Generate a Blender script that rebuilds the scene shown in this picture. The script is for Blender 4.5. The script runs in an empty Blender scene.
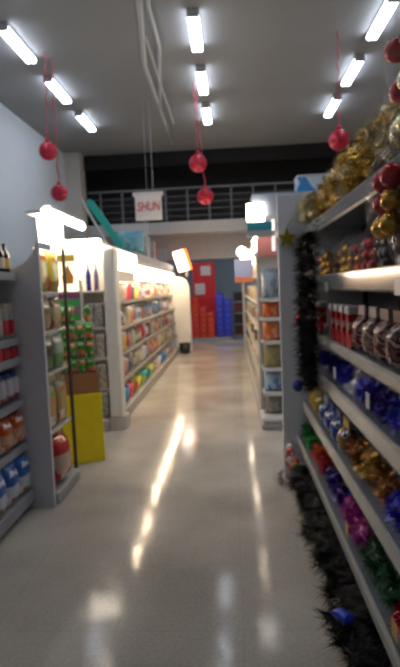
import bpy, bmesh, math, random
from mathutils import Vector, Matrix
random.seed(7)
PI = math.pi
SC = bpy.context.scene
COL = SC.collection
LABELS = {}

# ------------------------------------------------------------------ camera
F, VX, VY, ROLL, EYE = 540.0, 231.0, 287.0, math.radians(2.1), 1.6
yc = Vector((VX - 200, 333.5 - VY, -F)).normalized()
u = Vector((-math.sin(ROLL), math.cos(ROLL), 0))
zc = (u - yc * u.dot(yc)).normalized()
xc = yc.cross(zc)
cam_d = bpy.data.cameras.new('camera')
cam = bpy.data.objects.new('camera', cam_d)
COL.objects.link(cam)
rot = Matrix((xc, yc, zc))            # rows: world axes in camera space -> camera to world
cam.matrix_world = Matrix.Translation((0, 0, EYE)) @ rot.to_4x4()
cam_d.sensor_fit = 'VERTICAL'
cam_d.sensor_height = 36.0
cam_d.lens = F / 667.0 * 36.0
cam_d.clip_start = 0.02
cam_d.dof.use_dof = True
cam_d.dof.focus_distance = 0.62
cam_d.dof.aperture_fstop = 8.0
SC.camera = cam
SC.view_settings.view_transform = 'Standard'
SC.view_settings.look = 'None'
SC.view_settings.gamma = 1.0
SC.view_settings.exposure = 0.0
SC.view_settings.use_curve_mapping = False
SC.cycles.use_denoising = True
SC.cycles.max_bounces = 6
SC.cycles.sample_clamp_indirect = 6.0
w = bpy.data.worlds.new('world')
SC.world = w
w.use_nodes = True
w.node_tree.nodes['Background'].inputs[0].default_value = (0.0, 0.0, 0.0, 1)

# ------------------------------------------------------------------ materials
MATS = {}
def srgb(h):
    h = h.lstrip('#')
    c = [int(h[i:i + 2], 16) / 255 for i in (0, 2, 4)]
    return tuple(((x + 0.055) / 1.055) ** 2.4 if x > 0.04045 else x / 12.92 for x in c) + (1.0,)
def nodes(name):
    m = bpy.data.materials.new(name)
    m.use_nodes = True
    nt = m.node_tree
    return m, nt, nt.nodes, nt.links, nt.nodes['Principled BSDF']
def mat(h, rough=0.5, metal=0.0, var=0.06, scale=14.0, clear=0.0, spec=0.5):
    key = ('m', h, rough, metal, var, scale, clear, spec)
    if key in MATS: return MATS[key]
    m, nt, N, L, b = nodes('plain ' + h)
    b.inputs['Roughness'].default_value = rough
    b.inputs['Metallic'].default_value = metal
    b.inputs['Coat Weight'].default_value = clear
    b.inputs['Specular IOR Level'].default_value = spec
    tc = N.new('ShaderNodeTexCoord'); n = N.new('ShaderNodeTexNoise')
    n.inputs['Scale'].default_value = scale; n.inputs['Detail'].default_value = 4
    L.new(tc.outputs['Object'], n.inputs['Vector'])
    r = N.new('ShaderNodeValToRGB')
    c = srgb(h)
    r.color_ramp.elements[0].position = 0.3; r.color_ramp.elements[1].position = 0.7
    r.color_ramp.elements[0].color = tuple(max(0, x * (1 - var)) for x in c[:3]) + (1,)
    r.color_ramp.elements[1].color = tuple(min(1, x * (1 + var)) for x in c[:3]) + (1,)
    L.new(n.outputs['Fac'], r.inputs['Fac']); L.new(r.outputs['Color'], b.inputs['Base Color'])
    MATS[key] = m
    return m
def printed(cols, scale=18.0, rough=0.35, metal=0.0):
    """packaging print: patches of a few inks"""
    key = ('p', tuple(cols), scale, rough, metal)
    if key in MATS: return MATS[key]
    m, nt, N, L, b = nodes('printed ' + cols[0])
    b.inputs['Roughness'].default_value = rough
    b.inputs['Metallic'].default_value = metal
    tc = N.new('ShaderNodeTexCoord'); v = N.new('ShaderNodeTexNoise')
    v.inputs['Scale'].default_value = scale; v.inputs['Detail'].default_value = 1.5
    v.inputs['Distortion'].default_value = 0.8
    L.new(tc.outputs['Object'], v.inputs['Vector'])
    r = N.new('ShaderNodeValToRGB'); r.color_ramp.interpolation = 'CONSTANT'
    e = r.color_ramp.elements
    n = len(cols)
    e[0].position = 0.0; e[0].color = srgb(cols[0])
    e[1].position = 0.5 + 0.001; e[1].color = srgb(cols[min(1, n - 1)])
    pos = {2: [0.5], 3: [0.47, 0.56], 4: [0.43, 0.5, 0.58], 5: [0.41, 0.47, 0.53, 0.6]}[n]
    e[1].position = pos[0]
    for i in range(2, n):
        q = e.new(pos[i - 1]); q.color = srgb(cols[i])
    L.new(v.outputs['Fac'], r.inputs['Fac']); L.new(r.outputs['Color'], b.inputs['Base Color'])
    MATS[key] = m
    return m
def zones(stops, blot=None, rough=0.3):
    """packaging whose colour changes up its height (0..1 of the mesh box); stops = [(pos, colour)]"""
    key = ('z', tuple(stops), blot, rough)
    if key in MATS: return MATS[key]
    m, nt, N, L, b = nodes('zoned ' + stops[0][1])
    b.inputs['Roughness'].default_value = rough
    tc = N.new('ShaderNodeTexCoord'); s = N.new('ShaderNodeSeparateXYZ')
    L.new(tc.outputs['Generated'], s.inputs[0])
    r = N.new('ShaderNodeValToRGB'); r.color_ramp.interpolation = 'CONSTANT'
    e = r.color_ramp.elements
    e[0].position = stops[0][0]; e[0].color = srgb(stops[0][1])
    e[1].position = stops[1][0]; e[1].color = srgb(stops[1][1])
    for p, c in stops[2:]:
        q = e.new(p); q.color = srgb(c)
    L.new(s.outputs[2], r.inputs['Fac'])
    out = r.outputs['Color']
    if blot:
        n = N.new('ShaderNodeTexNoise'); n.inputs['Scale'].default_value = 3.2; n.inputs['Detail'].default_value = 1
        L.new(tc.outputs['Generated'], n.inputs['Vector'])
        g = N.new('ShaderNodeMath'); g.operation = 'GREATER_THAN'; g.inputs[1].default_value = 0.56
        L.new(n.outputs['Fac'], g.inputs[0])
        x = N.new('ShaderNodeMix'); x.data_type = 'RGBA'
        L.new(g.outputs[0], x.inputs[0]); L.new(out, x.inputs[6]); x.inputs[7].default_value = srgb(blot)
        out = x.outputs[2]
    L.new(out, b.inputs['Base Color'])
    MATS[key] = m
    return m
def glow(h, s, rough=0.4):
    key = ('g', h, s)
    if key in MATS: return MATS[key]
    m, nt, N, L, b = nodes('lit ' + h)
    b.inputs['Base Color'].default_value = srgb(h)
    b.inputs['Emission Color'].default_value = srgb(h)
    b.inputs['Emission Strength'].default_value = s
    MATS[key] = m
    return m
def clear(h='#ffffff', alpha=0.3, rough=0.08):
    key = ('c', h, alpha, rough)
    if key in MATS: return MATS[key]
    m, nt, N, L, b = nodes('clear film ' + h)
    b.inputs['Base Color'].default_value = srgb(h)
    b.inputs['Roughness'].default_value = rough
    b.inputs['Alpha'].default_value = alpha
    MATS[key] = m
    return m

# ------------------------------------------------------------------ mesh building
class MB:
    def __init__(s): s.bm = bmesh.new()
    def box(s, x0, x1, y0, y1, z0, z1, bev=0.0):
        r = bmesh.ops.create_cube(s.bm, size=1.0)
        vs = r['verts']
        for v in vs:
            v.co = Vector(((x0 + x1) / 2 + v.co.x * (x1 - x0), (y0 + y1) / 2 + v.co.y * (y1 - y0), (z0 + z1) / 2 + v.co.z * (z1 - z0)))
        if bev > 0:
            es = list({e for v in vs for e in v.link_edges})
            bmesh.ops.bevel(s.bm, geom=es, offset=bev, segments=2, profile=0.5, affect='EDGES')
        return s
    def lathe(s, prof, c=(0, 0, 0), n=16, cap=True):
        rings = []
        for r, z in prof:
            rings.append([s.bm.verts.new((c[0] + r * math.cos(2 * PI * i / n), c[1] + r * math.sin(2 * PI * i / n), c[2] + z)) for i in range(n)])
        for a, b in zip(rings, rings[1:]):
            for i in range(n):
                s.bm.faces.new((a[i], a[(i + 1) % n], b[(i + 1) % n], b[i]))
        if cap:
            s.bm.faces.new(list(reversed(rings[0]))); s.bm.faces.new(rings[-1])
        return s
    def tube(s, pts, r, n=8):
        pts = [Vector(p) for p in pts]
        rings = []
        for i, p in enumerate(pts):
            d = (pts[min(i + 1, len(pts) - 1)] - pts[max(i - 1, 0)]).normalized()
            a = d.orthogonal().normalized() if i == 0 else (pa - d * pa.dot(d)).normalized()
            pa = a
            b = d.cross(a)
            rr = r[i] if isinstance(r, (list, tuple)) else r
            rings.append([s.bm.verts.new(p + a * rr * math.cos(2 * PI * k / n) + b * rr * math.sin(2 * PI * k / n)) for k in range(n)])
        for A, B in zip(rings, rings[1:]):
            for k in range(n):
                s.bm.faces.new((A[k], A[(k + 1) % n], B[(k + 1) % n], B[k]))
        s.bm.faces.new(list(reversed(rings[0]))); s.bm.faces.new(rings[-1])
        s.rings = rings
        return s
    def prism(s, poly, axis, a0, a1):
        """poly in the two other axes, extruded along axis"""
        def P(p, t):
            return {'x': (t, p[0], p[1]), 'y': (p[0], t, p[1]), 'z': (p[0], p[1], t)}[axis]
        A = [s.bm.verts.new(P(p, a0)) for p in poly]; B = [s.bm.verts.new(P(p, a1)) for p in poly]
        s.bm.faces.new(A); s.bm.faces.new(list(reversed(B)))
        n = len(poly)
        for i in range(n):
            s.bm.faces.new((A[(i + 1) % n], A[i], B[i], B[(i + 1) % n]))
        return s
    def ball(s, c, r, sz=1.0, n=16):
        prof = [(max(1e-4, r * math.sin(PI * i / 10)), -r * sz * math.cos(PI * i / 10)) for i in range(11)]
        prof[0] = (r * 0.03, -r * sz); prof[-1] = (r * 0.03, r * sz)
        return s.lathe(prof, c, n)
    def pouch(s, w, h, d, nx=8, nz=10, seed=0, crimp=0.08):
        """filled bag standing on z=0, facing -y, width along x"""
        R = random.Random(seed)
        def th(a, b):
            f = max(0.0, 1 - abs(2 * a - 1) ** 2.2) ** 0.6
            t = (b - crimp * 0.4) / (1 - crimp * 1.4)
            g = 0 if t <= 0 or t >= 1 else (1 - abs(2 * t - 1) ** 3.5) ** 0.6
            return d / 2 * f * g * (0.9 + 0.2 * R.random())
        fr, bk = [], []
        for j in range(nz + 1):
            b = j / nz
            fa, ba = [], []
            pinch = 1 - 0.07 * math.sin(PI * b)
            for i in range(nx + 1):
                a = i / nx
                x = (a - .5) * w * pinch
                edge = i in (0, nx) or j in (0, nz)
                t = 0 if edge else th(a, b)
                v = s.bm.verts.new((x, -t - (0.004 if not edge else 0), b * h))
                fa.append(v)
                ba.append(v if edge else s.bm.verts.new((x, t + 0.004, b * h)))
            fr.append(fa); bk.append(ba)
        for j in range(nz):
            for i in range(nx):
                s.bm.faces.new((fr[j][i], fr[j][i + 1], fr[j + 1][i + 1], fr[j + 1][i]))
                q = (bk[j][i + 1], bk[j][i], bk[j + 1][i], bk[j + 1][i + 1])
                if len(set(q)) > 2 and not all(a in fr[j] + fr[j + 1] for a in q):
                    s.bm.faces.new(q)
        return s
    def tinsel(s, pts, core=0.006, reach=0.05, per=8, seed=0, droop=0.3, clamp=None, step=.006):
        """fringed garland: thin blades grown from the core's own vertices"""
        R = random.Random(seed)
        pts = [Vector(p) for p in pts]
        fine = []
        for i in range(len(pts) - 1):
            p0, p1, p2, p3 = pts[max(i - 1, 0)], pts[i], pts[i + 1], pts[min(i + 2, len(pts) - 1)]
            n = max(1, int((p2 - p1).length / step))
            for k in range(n):
                t = k / n
                fine.append(.5 * ((2 * p1) + (p2 - p0) * t + (2 * p0 - 5 * p1 + 4 * p2 - p3) * t * t + (3 * p1 - p0 - 3 * p2 + p3) * t ** 3))
        fine.append(pts[-1])
        if clamp: fine = [clamp(p, core + .002) for p in fine]
        s.tube(fine, core, 5)
        for a, b in zip(s.rings, s.rings[1:]):
            for _ in range(per):
                k = R.randrange(5)
                v0, v1 = a[k], b[k]
                o = Vector((R.gauss(0, 1), R.gauss(0, 1), R.gauss(0, 1))).normalized()
                t = (v0.co + v1.co) / 2 + o * reach * R.uniform(.6, 1.1) - Vector((0, 0, reach * droop * R.random()))
                if clamp: t = clamp(t, .002)
                s.bm.faces.new((v0, v1, s.bm.verts.new(t)))
        return s
    def build(s, name, m, parent=None, smooth=False):
        me = bpy.data.meshes.new(name)
        bmesh.ops.recalc_face_normals(s.bm, faces=s.bm.faces)
        s.bm.to_mesh(me); s.bm.free()
        if smooth:
            for p in me.polygons: p.use_smooth = True
        me.materials.append(m)
        o = bpy.data.objects.new(name, me)
        COL.objects.link(o)
        if parent: o.parent = parent
        return o
def tag(o, label, cat, group=None, kind=None):
    o['label'] = label; o['category'] = cat
    if group: o['group'] = group
    if kind: o['kind'] = kind
    return o
def thing(name, label, cat, loc=(0, 0, 0), rz=0.0, group=None):
    o = bpy.data.objects.new(name, None)
    o.empty_display_size = 0.05
    COL.objects.link(o)
    o.location = loc; o.rotation_euler = (0, 0, rz)
    return tag(o, label, cat, group)
def struct(o):
    o['kind'] = 'structure'
    return o
def setmat(o, m):
    if m is None: return
    o.material_slots[0].link = 'OBJECT'
    o.material_slots[0].material = m
def place(proto, loc, rz, label, group=None, mats=None, scale=None):
    """first use moves the proto itself, later uses copy it with its parts"""
    if proto.get('_used'):
        o = proto.copy(); COL.objects.link(o)
        kids = []
        for ch in proto.children:
            c = ch.copy(); COL.objects.link(c); c.parent = o; kids.append((ch, c))
            for g in ch.children:
                d = g.copy(); COL.objects.link(d); d.parent = c
        del o['_used']
    else:
        o = proto; kids = [(c, c) for c in proto.children]
        FIRST.append(o)
        o['_used'] = 1
    o.location = loc; o.rotation_euler = (0, 0, rz)
    if scale: o.scale = scale if isinstance(scale, (tuple, list)) else (scale,) * 3
    o['label'] = label
    if group: o['group'] = group
    if mats:
        for src, c in kids:
            k = src.name.split('.')[0]
            if k in mats: setmat(c, mats[k])
        if o.type == 'MESH' and 'self' in mats: setmat(o, mats['self'])
    return o
FIRST = []
ORD = ['first', 'second', 'third', 'fourth', 'fifth', 'sixth', 'seventh', 'eighth', 'ninth', 'tenth', 'eleventh', 'twelfth', 'thirteenth', 'fourteenth', 'fifteenth', 'sixteenth', 'seventeenth', 'eighteenth', 'nineteenth', 'twentieth']

# ------------------------------------------------------------------ setting
CEIL, SLABY = 5.1, 14.0
def floor_mat():
    m, nt, N, L, b = nodes('polished speckled floor')
    tc = N.new('ShaderNodeTexCoord')
    n1 = N.new('ShaderNodeTexNoise'); n1.inputs['Scale'].default_value = 1.1; n1.inputs['Detail'].default_value = 5
    n2 = N.new('ShaderNodeTexNoise'); n2.inputs['Scale'].default_value = 60; n2.inputs['Detail'].default_value = 3
    for n in (n1, n2): L.new(tc.outputs['Object'], n.inputs['Vector'])
    mx = N.new('ShaderNodeMath'); mx.operation = 'ADD'
    h = N.new('ShaderNodeMath'); h.operation = 'MULTIPLY'; h.inputs[1].default_value = 0.5
    L.new(n2.outputs['Fac'], h.inputs[0]); L.new(n1.outputs['Fac'], mx.inputs[0]); L.new(h.outputs[0], mx.inputs[1])
    r = N.new('ShaderNodeValToRGB')
    r.color_ramp.elements[0].position = .55; r.color_ramp.elements[0].color = srgb('#a8a095')
    r.color_ramp.elements[1].position = .95; r.color_ramp.elements[1].color = srgb('#d2c9ba')
    L.new(mx.outputs[0], r.inputs['Fac'])
    br = N.new('ShaderNodeTexBrick'); br.offset = 0
    br.inputs['Scale'].default_value = 1.0; br.inputs['Brick Width'].default_value = 0.6; br.inputs['Row Height'].default_value = 0.6
    br.inputs['Mortar Size'].default_value = 0.003
    br.inputs['Color1'].default_value = (1, 1, 1, 1); br.inputs['Color2'].default_value = (.97, .97, .97, 1); br.inputs['Mortar'].default_value = (.88, .87, .86, 1)
    L.new(tc.outputs['Object'], br.inputs['Vector'])
    mm = N.new('ShaderNodeMix'); mm.data_type = 'RGBA'; mm.blend_type = 'MULTIPLY'; mm.inputs[0].default_value = 1
    L.new(r.outputs['Color'], mm.inputs[6]); L.new(br.outputs['Color'], mm.inputs[7])
    L.new(mm.outputs[2], b.inputs['Base Color'])
    rr = N.new('ShaderNodeMapRange'); rr.inputs[3].default_value = 0.05; rr.inputs[4].default_value = 0.17
    L.new(n1.outputs['Fac'], rr.inputs[0]); L.new(rr.outputs[0], b.inputs['Roughness'])
    b.inputs['Specular IOR Level'].default_value = 0.13
    bp = N.new('ShaderNodeBump'); bp.inputs['Strength'].default_value = 0.06; bp.inputs['Distance'].default_value = 0.02
    n3 = N.new('ShaderNodeTexNoise'); n3.inputs['Scale'].default_value = 7
    L.new(tc.outputs['Object'], n3.inputs['Vector'])
    L.new(n3.outputs['Fac'], bp.inputs['Height']); L.new(bp.outputs['Normal'], b.inputs['Normal'])
    return m
struct(MB().box(-4.2, 4.5, -3, 20, -.1, 0).build('floor', floor_mat()))
cm = mat('#8e9092', .8, var=.05, scale=.8)
struct(MB().box(-4.2, 4.5, -3, 20, CEIL, CEIL + .15).build('ceiling', cm))
wm = mat('#d3dfe9', .7, var=.03, scale=.7)
struct(MB().box(-4.2, -4.05, -3, 20, 0, CEIL).build('wall_left', wm))
struct(MB().box(4.4, 4.55, -3, 20, 0, CEIL).build('wall_right', mat('#c9cdd2', .7)))
struct(MB().box(-4.2, 4.5, -3.15, -3, 0, CEIL).build('wall_front', mat('#c2c2c0', .7)))
struct(MB().box(-4.05, 4.4, 19.0, 19.15, 0, 3.0).build('wall_back', mat('#9fb4c4', .6)))
struct(MB().box(-4.05, -3.66, 13.6, 14.0, 0, CEIL).build('column', mat('#c6c4c0', .7)))
# mezzanine: slab edge, beam under it, back wall coloured near black for the unlit room, blind slats
struct(MB().box(-4.05, 4.4, 14.0, 19.0, 3.03, 3.33).build('floor_mezzanine', mat('#b9b9ba', .6)))
struct(MB().box(-4.05, 4.4, 14.75, 15.0, 2.38, 3.03).build('trim_1', mat('#a7a8ab', .6)))
struct(MB().box(-4.05, 4.4, 15.6, 15.75, 3.33, CEIL).build('wall_mezzanine', mat('#0c0a0b', .6)))
struct(MB().box(-4.05, 4.4, 14.0, 14.1, 4.75, CEIL).build('trim_2', mat('#0d0c0d', .7)))  # drop header, its near-black colour stands for the same unlit space
bl = MB()
for k in range(9):
    z = 3.42 + k * .092
    bl.box(-3.6, 4.3, 15.54, 15.56, z, z + .035)
bl.box(-3.6, 4.3, 15.565, 15.58, 3.38, 4.26)
struct(bl.build('window_1', mat('#2b2828', .5)))
# railing
rl = thing('railing', 'grey metal railing along the edge of the dark upper floor', 'railing', (0, 14.12, 3.331))
mr = mat('#77777a', .4, .6)
MB().box(-3.6, 4.3, -.025, .025, .83, .875).build('top_rail', mr, rl)
for k in range(4):
    MB().box(-3.6, 4.3, -.008, .008, .14 + k * .17, .155 + k * .17).build('cross_bar', mr, rl)
x = -3.3
while x < 4.2:
    MB().box(x - .022, x + .022, -.022, .022, 0, .83).build('post', mr, rl); x += .565

# ------------------------------------------------------------------ ceiling lamps
lamp = thing('ceiling_light', 'x', 'ceiling light')
MB().box(-.075, .075, -.54, .54, -.03, 0, .006).build('housing', mat('#9a9a9c', .5), lamp)
for sx in (-.04, .04):
    MB().tube([(sx, -.5, -.066), (sx, .5, -.066)], .035, 10).build('tube', glow('#e9f1ff', 14), lamp, True)
for sy in (-.52, .52):
    MB().box(-.075, .075, sy - .018, sy + .018, -.1, -.031).build('end_cap', mat('#a8a8aa', .5), lamp)
rows = [(-2.81, 'row beside the pale wall'), (-.355, 'row above the aisle'), (2.12, 'row over the decoration shelves')]
for x, rn in rows:
    for i, y in enumerate([11.1, 9.35, 7.6, 5.85, 4.1, 2.35]):
        place(lamp, (x, y, CEIL - .001), 0, 'lit ceiling light, %s from the upper floor in the %s' % (ORD[i], rn), 'ceiling tube lights')

# ------------------------------------------------------------------ hanging things
def ornament(x, y, z, r, label, top, dx=0.0, heart=False):
    t = thing('hanging_ornament', label, 'ornament', (x, y, z), 0, 'red balls hanging from the ceiling')
    MB().ball((0, 0, 0), r, .98 if not heart else 1.0, 20).build('ball', mat('#b01634', .35, .1, .5, 16), t, True)
    MB().lathe([(r * .24, r * .93), (r * .27, r * 1.15), (r * .13, r * 1.3), (r * .06, r * 1.42)], n=12).build('cap', mat('#b51232', .4, .3), t, True)
    pts = [(0, 0, r * 1.35), (dx * .3, 0, (top - z) * .3), (dx * .8, .0, (top - z) * .75), (dx, 0, top - z)]
    rb = MB()
    for k in range(40):
        pass
    rb.tube([(Vector(pts[0]).lerp(Vector(pts[-1]), k / 40)) + Vector((.012 * math.sin(k * .9), .012 * math.cos(k * .9), 0)) for k in range(41)], [.006 + .005 * abs(math.sin(k * .45)) for k in range(41)], 6)
    rb.build('ribbon', mat('#b04a5c', .6), t, True)
    return t
ornament(-2.61, 8.0, 3.70, .135, 'red ball on a ribbon near the pale wall, upper of the two there', CEIL, .05)
ornament(-2.55, 8.22, 3.13, .128, 'red ball on a ribbon near the pale wall, lower of the two there', CEIL, 0)
ornament(-.489, 9.5, 3.745, .155, 'red ball above the middle of the aisle, upper of the two there', CEIL, -.02)
ornament(-.395, 9.74, 3.22, .148, 'red ball above the middle of the aisle, lower of the two there', CEIL, -.1)
ornament(1.615, 8.0, 3.62, .15, 'red ball hanging alone above the decoration shelves on a red ribbon', CEIL, 0)

def conduit(pts, r, label, hang):
    t = thing('hanging_conduit', label, 'conduit', pts[0])
    o = Vector(pts[0])
    MB().tube([Vector(p) - o for p in pts], r, 8).build('pipe', mat('#b4b2ae', .5), t, True)
    for p in hang:
        q = Vector(p) - o
        MB().tube([q, (q.x, q.y, CEIL - o.z)], .006, 6).build('hanger', mat('#8c8c8c', .4, .5), t)
conduit([(-.93, 6.4, 5.03), (-.968, 6.7, 5.02), (-1.193, 8.5, 5.02), (-1.22, 10.2, 5.02), (-1.268, 13.0, 5.02)], .035, 'long pale conduit under the ceiling, the thickest and longest run', [(-1.193, 8.5, 5.05), (-1.268, 12.9, 5.05), (-.968, 6.7, 5.05)])
conduit([(-.82, 6.4, 5.03), (-.862, 6.7, 4.97), (-.87, 7.75, 4.95), (-1.185, 10.25, 4.94)], .024, 'pale conduit under the ceiling bending across to meet the longest run', [(-.862, 6.7, 4.98), (-1.1, 9.6, 4.96)])
conduit([(-.995, 7.3, 4.89), (-1.01, 9.0, 4.88), (-1.024, 11.0, 4.88)], .016, 'thin grey cable under the ceiling, the slimmest of the runs', [(-1.0, 8.0, 4.89), (-1.02, 10.7, 4.89)])

sg = thing('hanging_sign', 'white hanging sign with red slanted lettering in front of the upper floor', 'sign', (-1.5, 10.3, 3.2), 0)
MB().box(-.25, .25, -.02, .02, -.28, .2, .006).build('board', mat('#d8d3cd', .6), sg)
MB().box(-.29, .29, -.028, .028, .17, .25, .01).build('top_rod', mat('#c9c6c2', .5), sg)
for xx in (.1, -.02):
    MB().tube([(xx, 0, .24), (xx + .0, 0, CEIL - 3.2)], .006 if xx > 0 else .003, 6).build('wire', mat('#aaaaaa', .4, .5), sg)
def text(body, size, m, parent, loc, rot, name='lettering', shear=0.0, sx=1.0, ext=.003):
    c = bpy.data.curves.new(name, 'FONT')
    c.body = body; c.size = size; c.extrude = ext; c.align_x = 'CENTER'; c.align_y = 'CENTER'; c.shear = shear; c.offset = size * .012
    o = bpy.data.objects.new(name, c)
    bpy.context.scene.collection.objects.link(o)
    bpy.context.view_layer.update()
    me = bpy.data.meshes.new_from_object(o.evaluated_get(bpy.context.evaluated_depsgraph_get()))
    bpy.data.objects.remove(o)
    me.materials.clear(); me.materials.append(m)
    q = bpy.data.objects.new(name, me); COL.objects.link(q)
    q.location = loc; q.rotation_euler = rot; q.scale = (sx, 1, 1)
    q.parent = parent
    return q
text('SHUN', .24, mat('#c33b42', .6), sg, (0, -.025, -.03), (PI / 2, 0, 0), shear=.2, sx=.68)

# ------------------------------------------------------------------ decoration shelves (x > 0, near)
RY0, RY1 = .3, 4.37
LV = {'base': (.42, .02, .155), 'low': (.49, .32, .385), 'second': (.55, .57, .65), 'third': (.595, .88, .98), 'fourth': (.605, 1.18, 1.245), 'eye': (.61, 1.555, 1.655), 'top': (.625, 1.97, 2.055)}
ru = thing('shelf_unit', 'long grey metal shelf unit full of tinsel and christmas decorations', 'shelf unit', (.75, 2.4, 0))
def rl_(mb, name, m, parent=None):
    o = mb.build(name, m, parent or ru)
    if parent is None:
        o.location = (-.75, -2.4, 0)
    return o
shelf_m = mat('#8e9195', .35, .25, .04); rail_m = mat('#b9b6ae', .35, .0, .05); panel_m = mat('#dfe3ea', .45, .0, .03, 2.0)
rl_(MB().box(1.06, 1.09, RY0, RY1, 0, 2.3), 'back_panel', mat('#5a5c60', .5))
rl_(MB().box(.385, 1.1, RY1 + .002, RY1 + .04, 0, 2.31, .006), 'end_panel', panel_m)
rl_(MB().box(.42, 1.058, RY0, RY1, .10, .14, .004), 'base_deck', mat('#a9a69c', .45))
rl_(MB().box(.425, .445, RY0, RY1, 0, .098), 'kick_plate', mat('#9b988f', .5))
for k, (xf, z0, z1) in LV.items():
    if k == 'base': continue
    sh = rl_(MB().box(xf + .012, 1.058, RY0, RY1, z1 - .045, z1 - .015, .003), 'shelf', shelf_m)
    MB().prism([(xf + .004, z0), (xf + .012, z0), (xf + .012, z1), (xf, z1), (xf, z0 + .01)], 'y', RY0, RY1).build('price_rail', mat('#6e7175', .35, .2, .04) if k in ('top', 'eye') else rail_m, sh)
    MB().prism([(xf - .004, z0 + .014), (xf - .001, z0 + .014), (xf - .001, z1 - .008), (xf - .004, z1 - .008)], 'y', 1.2, RY1 - .3).build('label_strip', mat('#c9c5ba', .25) if k not in ('top', 'eye') else mat('#7d8085', .14), sh)
for yy in (1.4, 2.4, 3.4, 4.3):
    rl_(MB().box(1.03, 1.056, yy - .02, yy + .02, .14, 2.28), 'upright', mat('#3c3e42', .5, .5))
# price tags on the rails (parts of the unit's rails)
def deck(k): return LV[k][2] - .014

def bundle(name, label, cat, loc, ln, r, m, seed, axis='y', group=None, per=9, reach=None, card=None, lv=None, zmax=None, zmin=None):
    """folded tinsel: a garland doubled back and forth into a bundle of length ln"""
    R = random.Random(seed)
    pts = []
    nl = 4
    for i in range(nl):
        oa = 2 * PI * i / nl + R.random()
        off = Vector((math.cos(oa) * r * .5, 0, math.sin(oa) * r * .5))
        n = 7
        for j in range(n):
            t = j / (n - 1); t = t if i % 2 == 0 else 1 - t
            pts.append(Vector((0, (t - .5) * (ln - .05), 0)) + off + Vector((R.gauss(0, .13) * r, 0, R.gauss(0, .13) * r)))
    if axis == 'z': pts = [Vector((p.x, p.z, p.y)) for p in pts]
    xf, z0, z1 = LV[lv] if lv else (-9, 0, 0)
    L = Vector(loc)
    def clamp(p, g):
        q = p + L
        if axis == 'y':
            q.y = max(L.y - ln / 2 + g, min(L.y + ln / 2 - g, q.y))
        if zmax: q.z = min(q.z, zmax - g)
        if zmin: q.z = max(q.z, zmin + g)
        q.x = min(q.x, 1.02)
        if lv:
            q.z = max(q.z, z1 - .014 + g)
            if q.x < xf + .016:
                if q.x > xf - .02 and q.z < z1 + g: q.z = z1 + g
                elif q.z < z1 + g: q.z = z1 + g
        return q - L
    t = thing(name, label, cat, loc, 0, group)
    MB().tinsel(pts, .005, reach or r * .62, per, seed, .15, clamp).build('fringe', m, t)
    if card:
        MB().box(-r * 1.06, -r * 1.02, -.03, .03, -r * .3, r * .6, 0).build('header_card', card, t)
    return t
gold = mat('#c09a40', .25, .8, .35, 30); champ = mat('#d2c59c', .2, .75, .3, 30); black = mat('#050506', .4, .0, .3, 30, spec=.2)
blue = mat('#2a2bb8', .22, .55, .4, 25); violet = mat('#3b1f86', .25, .5, .4, 25); silver = mat('#c6c8cf', .2, .7, .2, 25)
red = mat('#b3101c', .25, .35, .3, 25); green = mat('#1d8f3a', .25, .35, .4, 25); magenta = mat('#c0329a', .25, .35, .3, 25)
orange = mat('#d8541d', .3, .3, .3, 25); bronze = mat('#a5672a', .25, .6, .4, 25)
# top shelf: gold and champagne tinsel heaped along the edge
ys = [4.22, 3.94, 3.66, 3.38, 3.1, 2.82, 2.54, 2.255]
for i, y in enumerate(ys):
    m, c = (gold, 'gold') if i % 3 != 1 else (champ, 'champagne')
    if i == 0: m, c = champ, 'champagne'
    r = .11
    bundle('tinsel_garland', '%s tinsel heaped along the top shelf edge, %s from the end panel' % (c, ORD[i]), 'tinsel',
           (LV['top'][0] + .06 - (.085 if i < 2 else 0), y, LV['top'][2] + r * .9), .28, r, m, 10 + i, 'y', 'gold tinsel on the top shelf', lv='top', per=10, zmax=LV['top'][2] + .19)
    m, c = (champ, 'champagne') if i % 2 == 1 else (gold, 'gold')
    bundle('tinsel_garland', '%s tinsel in the upper layer of the top shelf heap, %s from the end panel' % (c, ORD[i]), 'tinsel',
           (LV['top'][0] + .16, y - .02, LV['top'][2] + r * 2.3 + .02 * (i % 3)), .28, r, m, 40 + i, 'y', 'gold tinsel on the top shelf', lv='top', per=10, zmin=LV['top'][2] + .192)
st = thing('star_ornament', 'yellow foil star hung at the corner of the grey end panel', 'ornament', (.455, 4.35, 1.965))
sp = []
for i in range(10):
    a = PI / 2 + i * PI / 5; rr = .085 if i % 2 == 0 else .036
    sp.append((rr * math.cos(a), rr * math.sin(a)))
MB().prism(sp, 'y', -.012, .012).build('star', mat('#a89a2a', .35, .4), st)
MB().tube([(0, 0, .08), (.05, .0, .16), (.1, .01, .12)], .003, 6).build('hanger', mat('#999999', .4, .6), st)

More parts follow.
